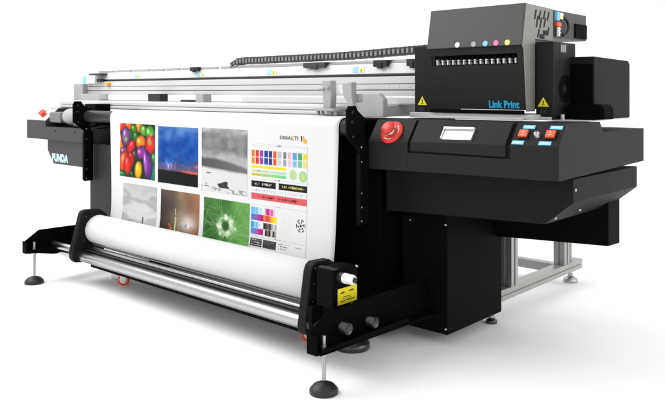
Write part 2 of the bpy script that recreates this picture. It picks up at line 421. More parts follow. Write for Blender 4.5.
# ---- print head carriage
HX0, HX1 = -.012, .563
up_prof = [(.862, 1.636), (.902, 1.852), (1.22, 1.846), (1.22, 1.636)]
lo_prof = [(.874, 1.636), (.874, 1.612), (.905, 1.300), (1.64, 1.300), (1.64, 1.636)]
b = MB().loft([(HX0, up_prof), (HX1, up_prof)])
K = part('carriage', b, 'charcoal', P, .005, 'tall charcoal head housing with ink window')  # hood lighter than front panel: light on its slant is put into the colour
# lower front with a window opening
def lowy(z): return .874 + (1.612 - z) * (.031 / .312)
W0, W1, Z0, Z1 = .010, .533, 1.543, 1.597
b = MB()
def slab(x0, x1, z0, z1, th=.012):
    b.loft([(x0, [(lowy(z0), z0), (lowy(z1), z1), (lowy(z1) + th, z1), (lowy(z0) + th, z0)]), (x1, [(lowy(z0), z0), (lowy(z1), z1), (lowy(z1) + th, z1), (lowy(z0) + th, z0)])])
slab(HX0, HX1, Z1, 1.634); slab(HX0, HX1, 1.308, Z0); slab(HX0, W0, Z0, Z1); slab(W1, HX1, Z0, Z1)
part('front_panel', b, 'grey_black', K, 0)
b = MB().box(HX0 + .004, HX1 - .004, .955, 1.20, 1.31, 1.634); part('inner_housing', b, 'pit', K)
b = MB().box(HX0 + .001, HX1 - .001, .888, .90, 1.286, 1.3065); part('front_lip', b, 'black', K, .002)
# row of ink tube fittings seen through the window
b = MB(); n = 15
for i in range(n):
    x = .032 + i * .0342
    b.lathe((x, .935, 1.570), (0, -1, 0), [(.0135, -.03), (.0135, .012), (.009, .018), (.009, .034), (.004, .036)], 16, 0)
    b.box(x - .004, x + .004, .90, .93, 1.548, 1.566, 1)
    b.tube([(x + .004, .925, 1.572), (x + .012, .912, 1.585), (x + .016, .93, 1.597)], .004, 8, 2)
part('ink_fitting_row', b, ['satin', 'white', 'rubber'], K)
for x, m in ((.186, 'dot_white'), (.286, 'dot_grey'), (.356, 'dot_blue'), (.419, 'dot_pink'), (.484, 'dot_yellow')):
    z = 1.652; y = .862 + (z - 1.636) * .04 / .216
    d = Vector((0, .04, .216)).normalized(); nr = Vector((0, -d.z, d.y))
    part('ink_marker', MB().lathe((x, y, z), nr, [(.0148, -.002), (.0148, .0015), (.012, .0025)], 24), m, K)
text('lettering', 'Link Print', K, 'cyan', .052, (.356, lowy(1.32) - .0012, 1.318), (1, 0, 0), (0, -.1, 1), .0006, .0019, .86)
# right side: brushed panel with vents, then a darker rear shell with wiring
prof = [(.868, 1.636), (.908, 1.847), (1.205, 1.842), (1.205, 1.672), (1.0, 1.672), (1.0, 1.30), (.910, 1.30), (.88, 1.612)]
b = MB().loft([(HX1 + .0005, prof), (HX1 + .006, prof)]); part('side_panel', b, 'steel_grey', K, .001)
b = MB()
for y, z, h in ((.985, 1.80, .026), (1.005, 1.765, .030), (1.035, 1.80, .024), (1.045, 1.76, .028), (1.085, 1.805, .022), (1.09, 1.765, .026), (1.13, 1.80, .024), (1.02, 1.705, .022), (1.13, 1.72, .022)):
    b.loft([(HX1 + .006, [(y, z - h), (y + .014, z - h), (y + .032, z + h), (y + .018, z + h)]), (HX1 + .0075, [(y, z - h), (y + .014, z - h), (y + .032, z + h), (y + .018, z + h)])])
for y, z in ((1.09, 1.712), (1.05, 1.690)): b.box(HX1 + .006, HX1 + .009, y, y + .05, z - .012, z + .012)
part('vent_slots', b, 'ink_black', K)
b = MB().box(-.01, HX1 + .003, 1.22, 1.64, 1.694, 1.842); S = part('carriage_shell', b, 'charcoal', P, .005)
b = MB().box(HX1 + .003, HX1 + .012, 1.475, 1.632, 1.703, 1.785); part('access_cover', b, 'black', S, .003)
b = MB().box(HX1 + .003, HX1 + .02, 1.228, 1.255, 1.785, 1.832, 0).box(HX1 + .003, HX1 + .02, 1.262, 1.30, 1.795, 1.828, 1).box(HX1 + .02, HX1 + .021, 1.27, 1.29, 1.80, 1.815, 2)
part('wire_plug', b, ['sky_label', 'white', 'yellow'], S, .002)
b = MB().box(HX1 + .003, HX1 + .022, 1.225, 1.275, 1.752, 1.776, 0); part('wire_plug', b, 'orange', S, .003)
b = MB().cyl((HX1 + .013, 1.245, 1.70), (HX1 + .013, 1.245, 1.748), .014, 16).cyl((HX1 + .013, 1.245, 1.735), (HX1 + .013, 1.245, 1.741), .018, 16).cyl((HX1 + .013, 1.245, 1.716), (HX1 + .013, 1.245, 1.722), .018, 16)
part('solenoid_valve', b, 'satin', S)
pts = [(HX1 + .02, 1.29 + .075 * math.sin(a), 1.757 - .05 * math.cos(a)) for a in np.linspace(.1, PI * .96, 14)]
part('cable_loop', MB().tube(pts, .0075, 8), 'rubber', S)
# lower right cabinet of the carriage with fan
def sidebox(x0, x1, y0, y1, z0, z1): return MB().box(x0, x1, y0, y1, z0, z1)
B2 = part('carriage_cabinet', sidebox(.572, .669, 1.0, 1.262, 1.275, 1.656), 'grey_black', P, .004)
b = MB()
c = Vector((.669, 1.131, 1.416))
def ring(r0, r1, a0=0, a1=2 * PI, n=40, x=.6705):
    vs = []; fs = []
    for i in range(n + 1):
        a = a0 + (a1 - a0) * i / n
        for r in (r0, r1): vs.append((x, c.y + r * math.cos(a), c.z + r * math.sin(a)))
    for i in range(n): fs.append((2 * i, 2 * i + 1, 2 * i + 3, 2 * i + 2))
    b.add(vs, fs)
ring(.026, .072, n=48)
part('fan_opening', b, 'pit', B2)
b = MB()
for r0, r1 in ((.037, .039), (.048, .050), (.059, .061), (.071, .074)): ring(r0, r1, n=48, x=.6714)
for k in range(4):
    a = PI / 4 + k * PI / 2; da = .03
    b.add([(.6712, c.y + rr * math.cos(a + sg * da * .03 / rr), c.z + rr * math.sin(a + sg * da * .03 / rr)) for rr, sg in ((.026, -1), (.074, -1), (.074, 1), (.026, 1))], [(0, 1, 2, 3)])
part('fan_grille', b, 'grey_black', B2)
b = MB().box(.669, .6705, 1.075, 1.15, 1.60, 1.65, 0)
for k in range(3): b.box(.6705, .6712, 1.085 + k * .02, 1.097 + k * .02, 1.607, 1.643, 1)
part('rating_label', b, ['mid_grey', 'light_grey'], B2)
def warn(xc, y, z, w, parent):
    b = MB()
    h = w * .78
    b.poly([(xc - w / 2, y, z), (xc + w / 2, y, z), (xc, y, z + h)], (0, -1, 0), .001, 0)
    b.poly([(xc - w * .06, y - .001, z + h * .32), (xc + w * .06, y - .001, z + h * .32), (xc + w * .04, y - .001, z + h * .66), (xc - w * .04, y - .001, z + h * .66)], (0, -1, 0), .0006, 1)
    b.poly([(xc - w * .14, y - .001, z + h * .14), (xc + w * .14, y - .001, z + h * .14), (xc + w * .10, y - .001, z + h * .24), (xc - w * .10, y - .001, z + h * .24)], (0, -1, 0), .0006, 1)
    part('warning_label', b, ['yellow', 'ink_black'], parent)
    b = MB().box(xc - w * .42, xc + w * .42, y - .004, y, z - .042, z - .008, 0)
    for k in (-.2, .06): b.box(xc + k * w, xc + (k + .12) * w, y - .005, y - .004, z - .034, z - .016, 1)
    part('cable_socket', b, ['ink_black', 'mid_grey'], parent, .001)
warn(.614, .9995, 1.325, .062, B2)
B3 = part('carriage_side_cover', sidebox(-.172, -.028, .97, 1.24, 1.273, 1.662), 'grey_black', P, .004)
warn(-.117, .9695, 1.325, .064, B3)
# rear motor box at the far right
b = MB().loft([(.60, [(1.19, 1.256), (1.19, 1.583), (1.66, 1.574), (1.685, 1.556), (1.685, 1.256)]), (.80, [(1.19, 1.256), (1.19, 1.583), (1.66, 1.574), (1.685, 1.556), (1.685, 1.256)])])
Q = part('rear_motor_box', b, 'tray_black', P, .006)
part('dark_cover', MB().box(.676, .794, 1.184, 1.19, 1.335, 1.545), 'pit', Q, .002)
b = MB().prism_y([(.70, 1.262), (.888, 1.262), (.888, 1.315), (.872, 1.337), (.70, 1.337)], 1.10, 1.22)
part('drive_motor', b, 'pit', Q, .003)
# pale base plate under the carriage
b = MB().box(-.16, .60, .905, 1.25, 1.256, 1.284).box(.0, .56, .87, .905, 1.256, 1.268)
part('carriage_base_plate', b, 'white_alu', P, .002)
b = MB().box(.575, .66, .985, 1.0, 1.256, 1.272).box(.60, .83, 1.05, 1.60, 1.253, 1.258)
for y in (1.06, 1.18): b.cyl((.69, y, 1.256), (.69, y, 1.285), .010, 10)
part('slide_plate', b, 'pale', P, .001)

# ---- left console (same section as the right one)
LX0, LX1 = -4.29, -3.136
lp = [(.60, .978), (.60, 1.140), (.724, 1.25), (1.06, 1.25), (1.10, 1.20), (1.66, 1.20), (1.66, .978)]
rp = [(.60, .978), (.60, 1.092), (.70, 1.092), (.80, 1.10), (1.10, 1.20), (1.66, 1.20), (1.66, .978)]
b = MB().loft([(LX0, lp), (-3.93, lp), (-3.929, rp), (LX1, rp)])
LC = part('control_console', b, 'mid_grey', P, .005)
dl = Vector((0, .124, .11)).normalized(); nl = Vector((0, -dl.z, dl.y))
def lpt(x, t, l=0): return Vector((x, .60 + .124 * t, 1.14 + .11 * t)) + nl * l
b = MB().add([lpt(-4.282, .04, .001), lpt(-3.935, .04, .001), lpt(-3.935, .98, .001), lpt(-4.282, .98, .001), lpt(-4.282, .04, .004), lpt(-3.935, .04, .004), lpt(-3.935, .98, .004), lpt(-4.282, .98, .004)],
             [(0, 1, 2, 3)[::-1], (4, 5, 6, 7), (0, 1, 5, 4), (1, 2, 6, 5), (2, 3, 7, 6), (3, 0, 4, 7)])
part('sloped_panel', b, 'pale', LC)
b = MB()
b.add([lpt(x, t, l) for l in (.003, .03) for x, t in ((-4.145, .42), (-4.095, .42), (-4.095, .72), (-4.145, .72))], [(0, 1, 2, 3)[::-1], (4, 5, 6, 7), (0, 1, 5, 4), (1, 2, 6, 5), (2, 3, 7, 6), (3, 0, 4, 7)], 0)
b.lathe(lpt(-4.05, .42, .003), nl, [(.027, 0), (.027, .014), (.018, .016), (.018, .022), (.025, .026), (.024, .036), (.008, .04)], 24, 0)
part('emergency_button', b, 'red', LC, .003, 'small red switch and stop button')
b = MB().box(-3.925, -3.725, .63, .76, 1.128, 1.222)
part('motor_housing', b, 'gear_grey', LC, .014, seg=3)
b = MB().lathe((-3.715, .70, 1.185), (1, 0, 0), [(.045, -.01), (.066, .02), (.072, .06), (.072, .12), (.06, .165), (.05, .18)], 28)
part('gearbox', b, 'light_grey', LC)
b = MB().box(-3.55, -3.40, .66, .86, 1.105, 1.262); part('motor_mount', b, 'gear_grey', LC, .008)
b = MB().box(-3.66, -3.60, .76, .84, 1.24, 1.268); part('coupling', b, 'rubber', LC, .004)
b = MB().box(-3.32, -3.15, .64, .78, 1.12, 1.30).lathe((-3.28, .635, 1.17), (0, -1, 0), [(.03, 0), (.03, .02), (.012, .024)], 18).lathe((-3.22, .635, 1.26), (0, -1, 0), [(.012, 0), (.012, .02)], 14)
part('bearing_block', b, 'black', LC, .004)
pts = [(-3.972, .985), (-3.972, .880), (-3.86, .766), (-3.136, .766), (-3.136, .985)]
LT = part('console_tray', MB().prism_y(pts, .64, 1.56), 'mid_grey', P, .004)
text('lettering', 'PUNDA', LT, 'white', .085, (-3.885, .6385, .792), (1, 0, 0), (0, 0, 1), .0006, .006, .92, 0, False, 1.08)
text('lettering', 'PUNDA', LT, 'pale_blue', .085, (-3.885, .6372, .792), (1, 0, 0), (0, 0, 1), .0006, .0005, .92, 0, False, 1.08)
screws(LC, [(x, .60, 1.06) for x in (-3.75, -3.42)], (0, -1, 0), .008, 'rubber')

# ================================================================== TAKE-UP WINDER
Wd = thing('take_up_winder', (-1.45, .2, 0), 'low black take-up winder with steel bars and screw feet in front of the printer', 'paper winder')
for x, dz, yend in ((0.0, 0.0, .95), (-2.90, .035, .95)):
    z0 = .192 + dz; b = MB()
    web = [(-.058, z0), (-.060, .288 + dz * .5), (.053, .344 + dz), (.28, .360 + dz * .5), (yend, .362), (yend, z0 - .02), (.3, z0 - 1.6 * dz), (.16, z0 - 1.3 * dz)]
    b.loft([(x - .032, web), (x - .024, web)])
    b.loft([(x - .024, [(-.058, z0), (-.058, z0 + .010), (yend, z0 - .010), (yend, z0 - .02)]), (x + .048, [(-.058, z0), (-.058, z0 + .010), (yend, z0 - .010), (yend, z0 - .02)])])
    b.box(x + .042, x + .048, -.05, yend * .65, z0, z0 + .026)
    b.box(x - .034, x + .030, -.068, -.058, z0 - .002, z0 + .085)
    A = part('support_arm', b, 'pit', Wd, .002)
    f = part('levelling_foot', MB().lathe((x + .012, 0, 0), (0, 0, 1), [(.062, 0), (.068, .003), (.068, .018), (.062, .026), (.048, .040), (.028, .049), (.016, .053)], 40), 'rubber', Wd)
    b = MB().cyl((x + .012, 0, .06), (x + .012, 0, z0 + .075), .0095, 14)
    for k in range(22): b.lathe((x + .012, 0, .07 + k * .0062), (0, 0, 1), [(.0095, 0), (.0110, .0015), (.0095, .003)], 14, 0, False)
    part('threaded_rod', b, 'rod', f)
    b = MB().lathe((x + .012, 0, z0 + .012), (0, 0, 1), [(.017, 0), (.017, .014)], 6).lathe((x + .012, 0, z0 - .016), (0, 0, 1), [(.017, 0), (.017, .014)], 6)
    part('lock_nut', b, 'satin', f)
# leaning end plates that carry the roll
for x, prof in ((-.33, [(.192, .19), (.238, .467), (.252, .498), (.278, .512), (.385, .508), (.445, .47), (.45, .30), (.40, .17), (.27, .135), (.212, .142), (.196, .165)]),
                (-2.66, [(.160, .228), (.236, .508), (.250, .524), (.275, .530), (.385, .524), (.445, .48), (.45, .30), (.40, .18), (.25, .150), (.185, .158), (.165, .185)])):
    b = MB().loft([(x - .03, prof), (x + .03, prof)])
    e = part('end_plate', b, 'tray_black', Wd, .008, seg=3)
    b = MB().lathe((x + .03, .235, .1975), (1, 0, 0), [(.034, -.004), (.034, .018), (.028, .02), (.028, .032), (.014, .034)], 24)
    part('end_cap', b, 'rubber', e)
    screws(e, [(x + .03, y, z) for y, z in ((.27, .48), (.26, .40), (.25, .31))], (1, 0, 0), .008, 'rubber')
# bars
b = MB().lathe((-2.92, .235, .1975), (1, 0, 0), [(.0365, 0), (.0365, 2.60)], 48)
wb = part('winding_bar', b, 'chrome', Wd)
b = MB()
for a0, hw in ((-2.52, .06), (-2.02, .018)):
    vs = []
    for x in (-2.62, -.37):
        for q in (-hw, hw): vs.append((x, .235 + .0371 * math.cos(a0 + q), .1975 - .0371 * math.sin(-a0 - q) * 1.0))
    b.add(vs, [(0, 1, 3, 2)])
part('bar_reflection', b, 'dull_grey', wb)  # dark strips added on the bar, standing in for dark reflections in the steel
b = MB().box(-2.64, -.35, .31, .36, .104, .150); part('cross_beam', b, 'black', Wd, .003)
b = MB().cyl((-2.64, .305, .244), (-.35, .305, .244), .019, 28); part('guide_bar', b, 'chrome', Wd)
b = MB().box(-2.64, -.35, .33, .44, .195, .205); part('guard_strip', b, 'rubber', Wd, .003)
b = MB().cyl((-2.64, .27, .238), (-.35, .27, .238), .008, 16); part('guide_bar', b, 'rubber', Wd)
b = MB().cyl((-2.64, .325, .272), (-.35, .325, .272), .007, 16); part('guide_bar', b, 'dull_grey', Wd)
b = MB().lathe((-.30, .235, .1975), (1, 0, 0), [(.026, 0), (.026, .05), (.033, .055), (.033, .12), (.022, .125), (.022, .272)], 24)
part('shaft_coupling', b, 'dark_steel', Wd)
b = MB().box(-.298, -.262, .205, .29, .165, .30); part('bearing_block', b, 'black', Wd, .004)
for y, z, x0, r in ((.168, .257, -.095, .029), (.372, .240, -.095, .028)):
    b = MB().lathe((x0, y, z), (1, 0, 0), [(r, 0), (r, .115), (r * .86, .117), (r * .80, .02)], 28, 0, False)
    b.lathe((x0, y, z), (1, 0, 0), [(r * .80, .0), (r * .80, .03)], 24, 1)
    part('pipe_end', b, ['dark_steel', 'pit'], Wd)
b = MB().lathe((-2.915, .150, .262), (.225, .045, -.012), [(.024, 0), (.026, .004), (.026, .23)], 28)
part('roll_shaft', b, 'chrome', Wd)
# gear motor
b = MB().loft([(-.232, [(.207, .318), (.207, .506), (.40, .506), (.40, .318)]), (-.12, [(.207, .318), (.207, .506), (.40, .506), (.40, .318)])])
Mo = part('gear_motor', b, 'black', Wd, .006)
b = MB()
for k in range(9): b.box(-.226 + k * .0118, -.219 + k * .0118, .215, .245, .506, .513)
part('cooling_fins', b, 'mid_grey', Mo, .001)
b = MB().box(-.12, -.1185, .243, .391, .326, .408, 0)
for y0, y1, z0, z1 in ((.262, .292, .381, .386), (.325, .365, .384, .389), (.285, .335, .360, .363), (.28, .35, .352, .354), (.262, .30, .339, .344), (.305, .37, .341, .346)):
    b.box(-.1185, -.118, y0, y1, z0, z1, 1)
for y in (.27, .278, .288, .336, .346, .356): b.box(-.1185, -.118, y, y + .005, .386, .391, 1)
part('warning_label', b, ['yellow', 'ink_black'], Mo)
b = MB().lathe((-.12, .258, .468), (1, 0, 0), [(.027, 0), (.027, .030)], 24, 1)
b.lathe((-.09, .258, .468), (1, 0, 0), [(.024, 0), (.026, .003), (.026, .026), (.021, .028), (.021, .036), (.025, .038), (.025, .060), (.020, .068)], 24, 0)
b.lathe((-.024, .258, .468), (1, 0, 0), [(.014, 0), (.014, .008)], 16, 1)
part('connector', b, ['white', 'rubber'], Mo)
b = MB().lathe((-.12, .388, .50), (1, 0, 0), [(.008, 0), (.008, .005), (.004, .008)], 12); part('screw', b, 'satin', Mo)
# casters
def caster(x, y, rz, with_fork):
    c_, s_ = math.cos(rz), math.sin(rz); ax = Vector((c_, s_, 0)); o = Vector((x, y, .043)) - ax * .015
    b = MB().lathe(o, ax, [(.030, 0), (.039, .001), (.043, .007), (.043, .023), (.039, .029), (.030, .030)], 36, 0)
    c = part('caster', b, 'orange', Wd)
    b = MB().lathe(o - ax * .002, ax, [(.006, -.004), (.012, -.002), (.020, .0), (.0295, .003), (.0295, .031), (.020, .034), (.012, .036), (.006, .038)], 28, 0)
    part('wheel_hub', b, 'white', c)
    b = MB()
    p = Vector((x, y, 0)); t = Vector((-s_, c_, 0))
    for sd in (-.024, .021):
        q = [p + ax * sd + t * dy + Vector((0, 0, z)) for dy, z in ((-.012, .03), (.012, .03), (.035, .10), (-.03, .10))]
        b.poly(q, ax, .003)
    b.lathe(p + Vector((0, 0, .098)), (0, 0, 1), [(.036, 0), (.036, .012), (.02, .014), (.02, .12)], 20)
    part('caster_fork', b, 'satin', c)
caster(-2.352, .41, -.75, True); caster(-.535, .46, -.75, True); 
b = MB().lathe((-2.47, .42, .055), (.7, -.7, 0), [(.03, -.018), (.034, -.015), (.034, .015), (.03, .018)], 24).box(-2.49, -2.43, .40, .44, .06, .21)
part('caster_brake', b, 'satin', Wd, .002)

# ================================================================== PAPER
PA = thing('printed_paper', (-1.5, .35, 0), 'wide white printed paper web running down onto a thick white roll', 'paper')
b = MB().lathe((-2.628, .36, .380), (1, 0, 0), [(.040, 0), (.099, .0), (.1045, .006), (.1045, 2.26), (.099, 2.266), (.04, 2.266)], 72)
part('paper_roll', b, 'paper', PA)
# sheet: over the feed roller and down behind the roll
def ripple(x, z): return .0016 * math.sin(x * 2.3 + 1.1 * z) + .0009 * math.sin(x * 6.1 - 3.0 * z + 1.0)
path = [(.80, 1.259), (.70, 1.2585), (.62, 1.257)]
for a in np.linspace(math.radians(80), math.radians(180), 14): path.append((.545 + .0535 * math.cos(a), 1.205 + .0535 * math.sin(a)))
path += [(float(np.interp(-z, [-1.205, -1.10, -.95, -.80, -.65, -.52, -.45, -.385], [.4915, .4912, .4905, .489, .487, .482, .472, .4655])), z) for z in np.linspace(1.19, .385, 28)]
XL0, XR0 = -2.675, -.338
b = MB(); n = len(path); vs = []
def edge(z, k): return (-2.675 + (1.2 - z) * .045 if k == 0 else -.336 - max(0, 1.2 - z) * .03)
NX = 64
for y, z in path:
    for i in range(NX + 1):
        t = i / NX; xl, xr = edge(z, 0), edge(z, 1); xx = xl + (xr - xl) * t; vs.append((xx, y + (ripple(xx, z) if z < 1.19 and z > .46 else 0), z))
fs = [(k * (NX + 1) + i, k * (NX + 1) + i + 1, (k + 1) * (NX + 1) + i + 1, (k + 1) * (NX + 1) + i) for k in range(n - 1) for i in range(NX)]
b.add(vs, fs, 0, True)
SH = part('paper_sheet', b, 'paper', PA)
sol = SH.modifiers.new('thickness', 'SOLIDIFY'); sol.thickness = .0006; sol.offset = -1

def sheet_y(z, x=0.0):
    zs = [1.205, 1.10, .95, .80, .65, .52, .45]; ys = [.4915, .4912, .4905, .489, .487, .482, .472]
    return float(np.interp(-z, [-q for q in zs], ys)) + ripple(x, z)
def raster(name, x0, x1, z0, z1, img, label, lift=.0014):
    """img: H x W x 3 sRGB 0..255, row 0 on top; becomes one finely divided printed area."""
    H, Wp, _ = img.shape; b0 = base_of(SH)
    xs = np.linspace(x0, x1, Wp); zs = np.linspace(z0, z1, H)
    vs = [(x - b0.x, sheet_y(z, x) - lift - b0.y, z) for z in zs for x in xs]
    fs = [(r * Wp + c, (r + 1) * Wp + c, (r + 1) * Wp + c + 1, r * Wp + c + 1) for r in range(H - 1) for c in range(Wp - 1)]
    me = bpy.data.meshes.new(name); me.from_pydata(vs, [], fs)
    ca = me.color_attributes.new('ink', 'FLOAT_COLOR', 'POINT')
    lin = srgb(np.clip(255 * (np.clip(img, 0, 255) / 255) ** 1.12, 0, 255)) * .735
    col = np.ones((H * Wp, 4), np.float32); col[:, :3] = lin.reshape(-1, 3)
    ca.data.foreach_set('color', col.ravel()); me.materials.append(M['print'])
    o = bpy.data.objects.new(name, me); COL.objects.link(o); o.parent = SH; o['label'] = label
    return o
def vnoise(H, Wp, cells, seed):
    r = np.random.default_rng(seed); out = np.zeros((H, Wp)); amp = 1; tot = 0; ch, cw = cells
    for _ in range(4):
        g = r.random((ch + 2, cw + 2)); y = np.linspace(0, ch, H); x = np.linspace(0, cw, Wp)
        yi = y.astype(int); xi = x.astype(int); fy = (y - yi)[:, None]; fx = (x - xi)[None]
        fy = fy * fy * (3 - 2 * fy); fx = fx * fx * (3 - 2 * fx)
        a = g[np.ix_(yi, xi)]; b_ = g[np.ix_(yi, xi + 1)]; c_ = g[np.ix_(yi + 1, xi)]; d_ = g[np.ix_(yi + 1, xi + 1)]
        out += amp * ((a * (1 - fx) + b_ * fx) * (1 - fy) + (c_ * (1 - fx) + d_ * fx) * fy); tot += amp
        amp *= .5; ch *= 2; cw *= 2
    return out / tot
def uv(H, Wp):
    return np.meshgrid(np.linspace(0, 1, Wp), np.linspace(0, 1, H))
def lerp(a, b_, t): return np.asarray(a, float) * (1 - t[..., None]) + np.asarray(b_, float) * t[..., None]
def stops(t, pts):
    out = np.zeros(t.shape + (3,))
    for c in range(3): out[..., c] = np.interp(t, [p for p, _ in pts], [q[c] for _, q in pts])
    return out
H_, W_ = 120, 130
U, V = uv(H_, W_)
# 1 peppers
im = lerp((10, 35, 14), (40, 90, 35), vnoise(H_, W_, (8, 8), 1))
pep = [(.05, .06, .14, .10, (225, 60, 40), 0), (.25, .05, .14, .09, (240, 100, 50), .3), (.55, .06, .13, .10, (245, 130, 50), .2), (.40, .10, .10, .10, (70, 140, 50), 0),
       (.68, .12, .12, .10, (110, 175, 70), .4), (.86, .16, .14, .15, (90, 175, 70), -.3), (.30, .20, .09, .10, (50, 110, 45), 0), (.02, .36, .13, .16, (245, 140, 40), .2),
       (.45, .24, .09, .10, (60, 120, 50), .2), (.60, .33, .15, .13, (248, 140, 40), -.4), (.32, .44, .11, .17, (220, 40, 50), .7), (.87, .36, .15, .20, (230, 60, 55), .2),
       (.16, .25, .14, .20, (135, 85, 150), .15), (.45, .60, .14, .14, (30, 70, 40), 0), (.10, .52, .10, .08, (150, 90, 150), -.5), (.98, .62, .1, .14, (60, 130, 60), 0),
       (.30, .68, .12, .18, (205, 35, 40), .3), (.12, .74, .16, .23, (240, 90, 45), .1), (.22, .78, .12, .21, (225, 50, 40), .1), (.62, .52, .16, .13, (150, 60, 150), -.5),
       (.92, .86, .13, .2, (40, 140, 100), .1), (.54, .85, .11, .18, (250, 190, 40), .1), (.80, .74, .14, .28, (115, 50, 150), -.12), (.74, .70, .06, .25, (170, 100, 190), -.12),
       (.08, .97, .14, .09, (50, 110, 50), 0), (.36, .95, .08, .08, (30, 80, 40), 0)]
for cx, cy, rx, ry, col, ang in pep:
    dx, dy = U - cx, V - cy; a = dx * math.cos(ang) + dy * math.sin(ang); c_ = -dx * math.sin(ang) + dy * math.cos(ang)
    d = (a / rx) ** 2 + (c_ / ry) ** 2
    k = np.clip((1 - d) * 6, 0, 1); sh = .38 + .7 * np.sqrt(np.clip(1 - d, 0, 1)) ; c3 = np.asarray(col)[None, None] * sh[..., None]
    hl = np.exp(-(((a / rx + .3) / .22) ** 2 + ((c_ / ry + .35) / .3) ** 2)); c3 = c3 + hl[..., None] * 110
    im = im * (1 - k[..., None]) + c3 * k[..., None]
for cx, cy in ((.17, .30), (.86, .33), (.88, .17)):
    d = ((U - cx) / .05) ** 2 + ((V - cy) / .045) ** 2; k = np.clip((1 - d) * 4, 0, 1); im = im * (1 - k[..., None]) + np.array((140, 190, 80)) * k[..., None]
raster('printed_photo', -2.534, -2.077, 1.167, .773, im, 'print of red, orange, green and purple peppers')
# 2 blue storm
cl = vnoise(H_, W_, (5, 4), 5); cl2 = vnoise(H_, W_, (10, 7), 6)
im = stops(V + (cl - .5) * .35, [(0, (95, 140, 200)), (.2, (45, 105, 185)), (.35, (15, 85, 170)), (.5, (20, 95, 180)), (.62, (60, 95, 160)), (.72, (95, 90, 130)), (1, (100, 90, 120))])
im += (cl2 - .5)[..., None] * np.array((50, 55, 50))
gl = np.clip(1 - np.abs(V - .755 - .02 * U) / .05, 0, 1) * np.clip((U - .45) / .3, 0, 1); im = im * (1 - gl[..., None]) + np.array((240, 110, 90)) * gl[..., None]
gl = np.exp(-(((U - .97) / .05) ** 2 + ((V - .66) / .03) ** 2)); im += gl[..., None] * np.array((130, 10, 10))
for cx, w, am, f0 in ((.25, .016, .14, 1.0), (.36, .013, -.35, .5), (.42, .012, .30, .6)):
    jag = (vnoise(H_, W_, (16, 1), int(cx * 100))[:, :1] - .5) * .16
    xx = cx + jag + (V - .6) * am; k = np.clip(1 - np.abs(U - xx) / w, 0, 1) * np.clip((V - .54) * 14, 0, 1) * (V < .75) * .75 * f0; im = im * (1 - k[..., None]) + np.array((238, 225, 240)) * k[..., None]
gl = np.exp(-(((U - .3) / .14) ** 2 + ((V - .68) / .06) ** 2)); im += gl[..., None] * np.array((60, 35, 45))
ln = np.clip((V - (.745 + .03 * U + .02 * vnoise(H_, W_, (1, 14), 8))) * 60, 0, 1); im = im * (1 - ln[..., None]) + np.array((14, 24, 20)) * ln[..., None]
raster('printed_photo', -2.040, -1.582, 1.160, .767, im, 'print of a deep blue stormy sky over dark land')
# 3 grey landscape
cl = vnoise(H_, W_, (5, 3), 11); cl2 = vnoise(H_, W_, (9, 8), 12)
im = stops(V + (cl - .5) * .25, [(0, (195,) * 3), (.1, (150,) * 3), (.3, (138,) * 3), (.42, (178,) * 3), (.6, (190,) * 3), (1, (222,) * 3)]) + (cl2 - .5)[..., None] * 55
hz = .45 + .16 * np.clip(U - .3, 0, 1) + .03 * (vnoise(H_, W_, (1, 6), 13) - .5); k = np.clip((V - hz) * 25, 0, 1) * np.clip((.625 + .05 * U - V) * 40, 0, 1)
im = im * (1 - k[..., None]) + (np.array((100,) * 3) + 30 * U[..., None]) * k[..., None]
k = np.clip((V - .625 - .05 * U) * 40, 0, 1); im = im * (1 - k[..., None]) + np.array((232,) * 3) * k[..., None]
db = (vnoise(H_, W_, (16, 9), 14) > .53) & (V > .84 + .02 * np.sin(U * 20)) & (V < .93) & (U < .62); im[db] = (70, 70, 70)
db = (vnoise(H_, W_, (26, 14), 15) > .55) & (V > .93); im[db] = (170, 170, 170)
db = (np.abs(V - .71) < .012) & (np.abs(U - .16) < .05); im[db] = (120, 120, 120)
raster('printed_photo', -1.543, -1.086, 1.165, .757, im, 'black and white print of clouds, a hill and pale water')
# 4 pale mist
cl = vnoise(H_, W_, (5, 3), 21)
im = stops(V + (cl - .5) * .5, [(0, (200,) * 3), (.15, (215,) * 3), (.3, (185,) * 3), (.42, (225,) * 3), (.55, (232,) * 3), (.65, (200,) * 3), (1, (225,) * 3)])
k = np.clip((vnoise(H_, W_, (4, 4), 22) - .5) * 3, 0, 1) * np.clip((V - .45) * 5, 0, 1) * np.clip(1 - U * 1.6, 0, 1); im -= k[..., None] * 70
k = (np.abs(U - .63 - .0) < .014 + .02 * np.clip(V - .6, 0, 1)) & (V > .56); im[k] = (95, 95, 95)
raster('printed_photo', -2.485, -2.050, .725, .40, im[: int(H_ * .82)], 'pale grey print of mist with a tiny tower')
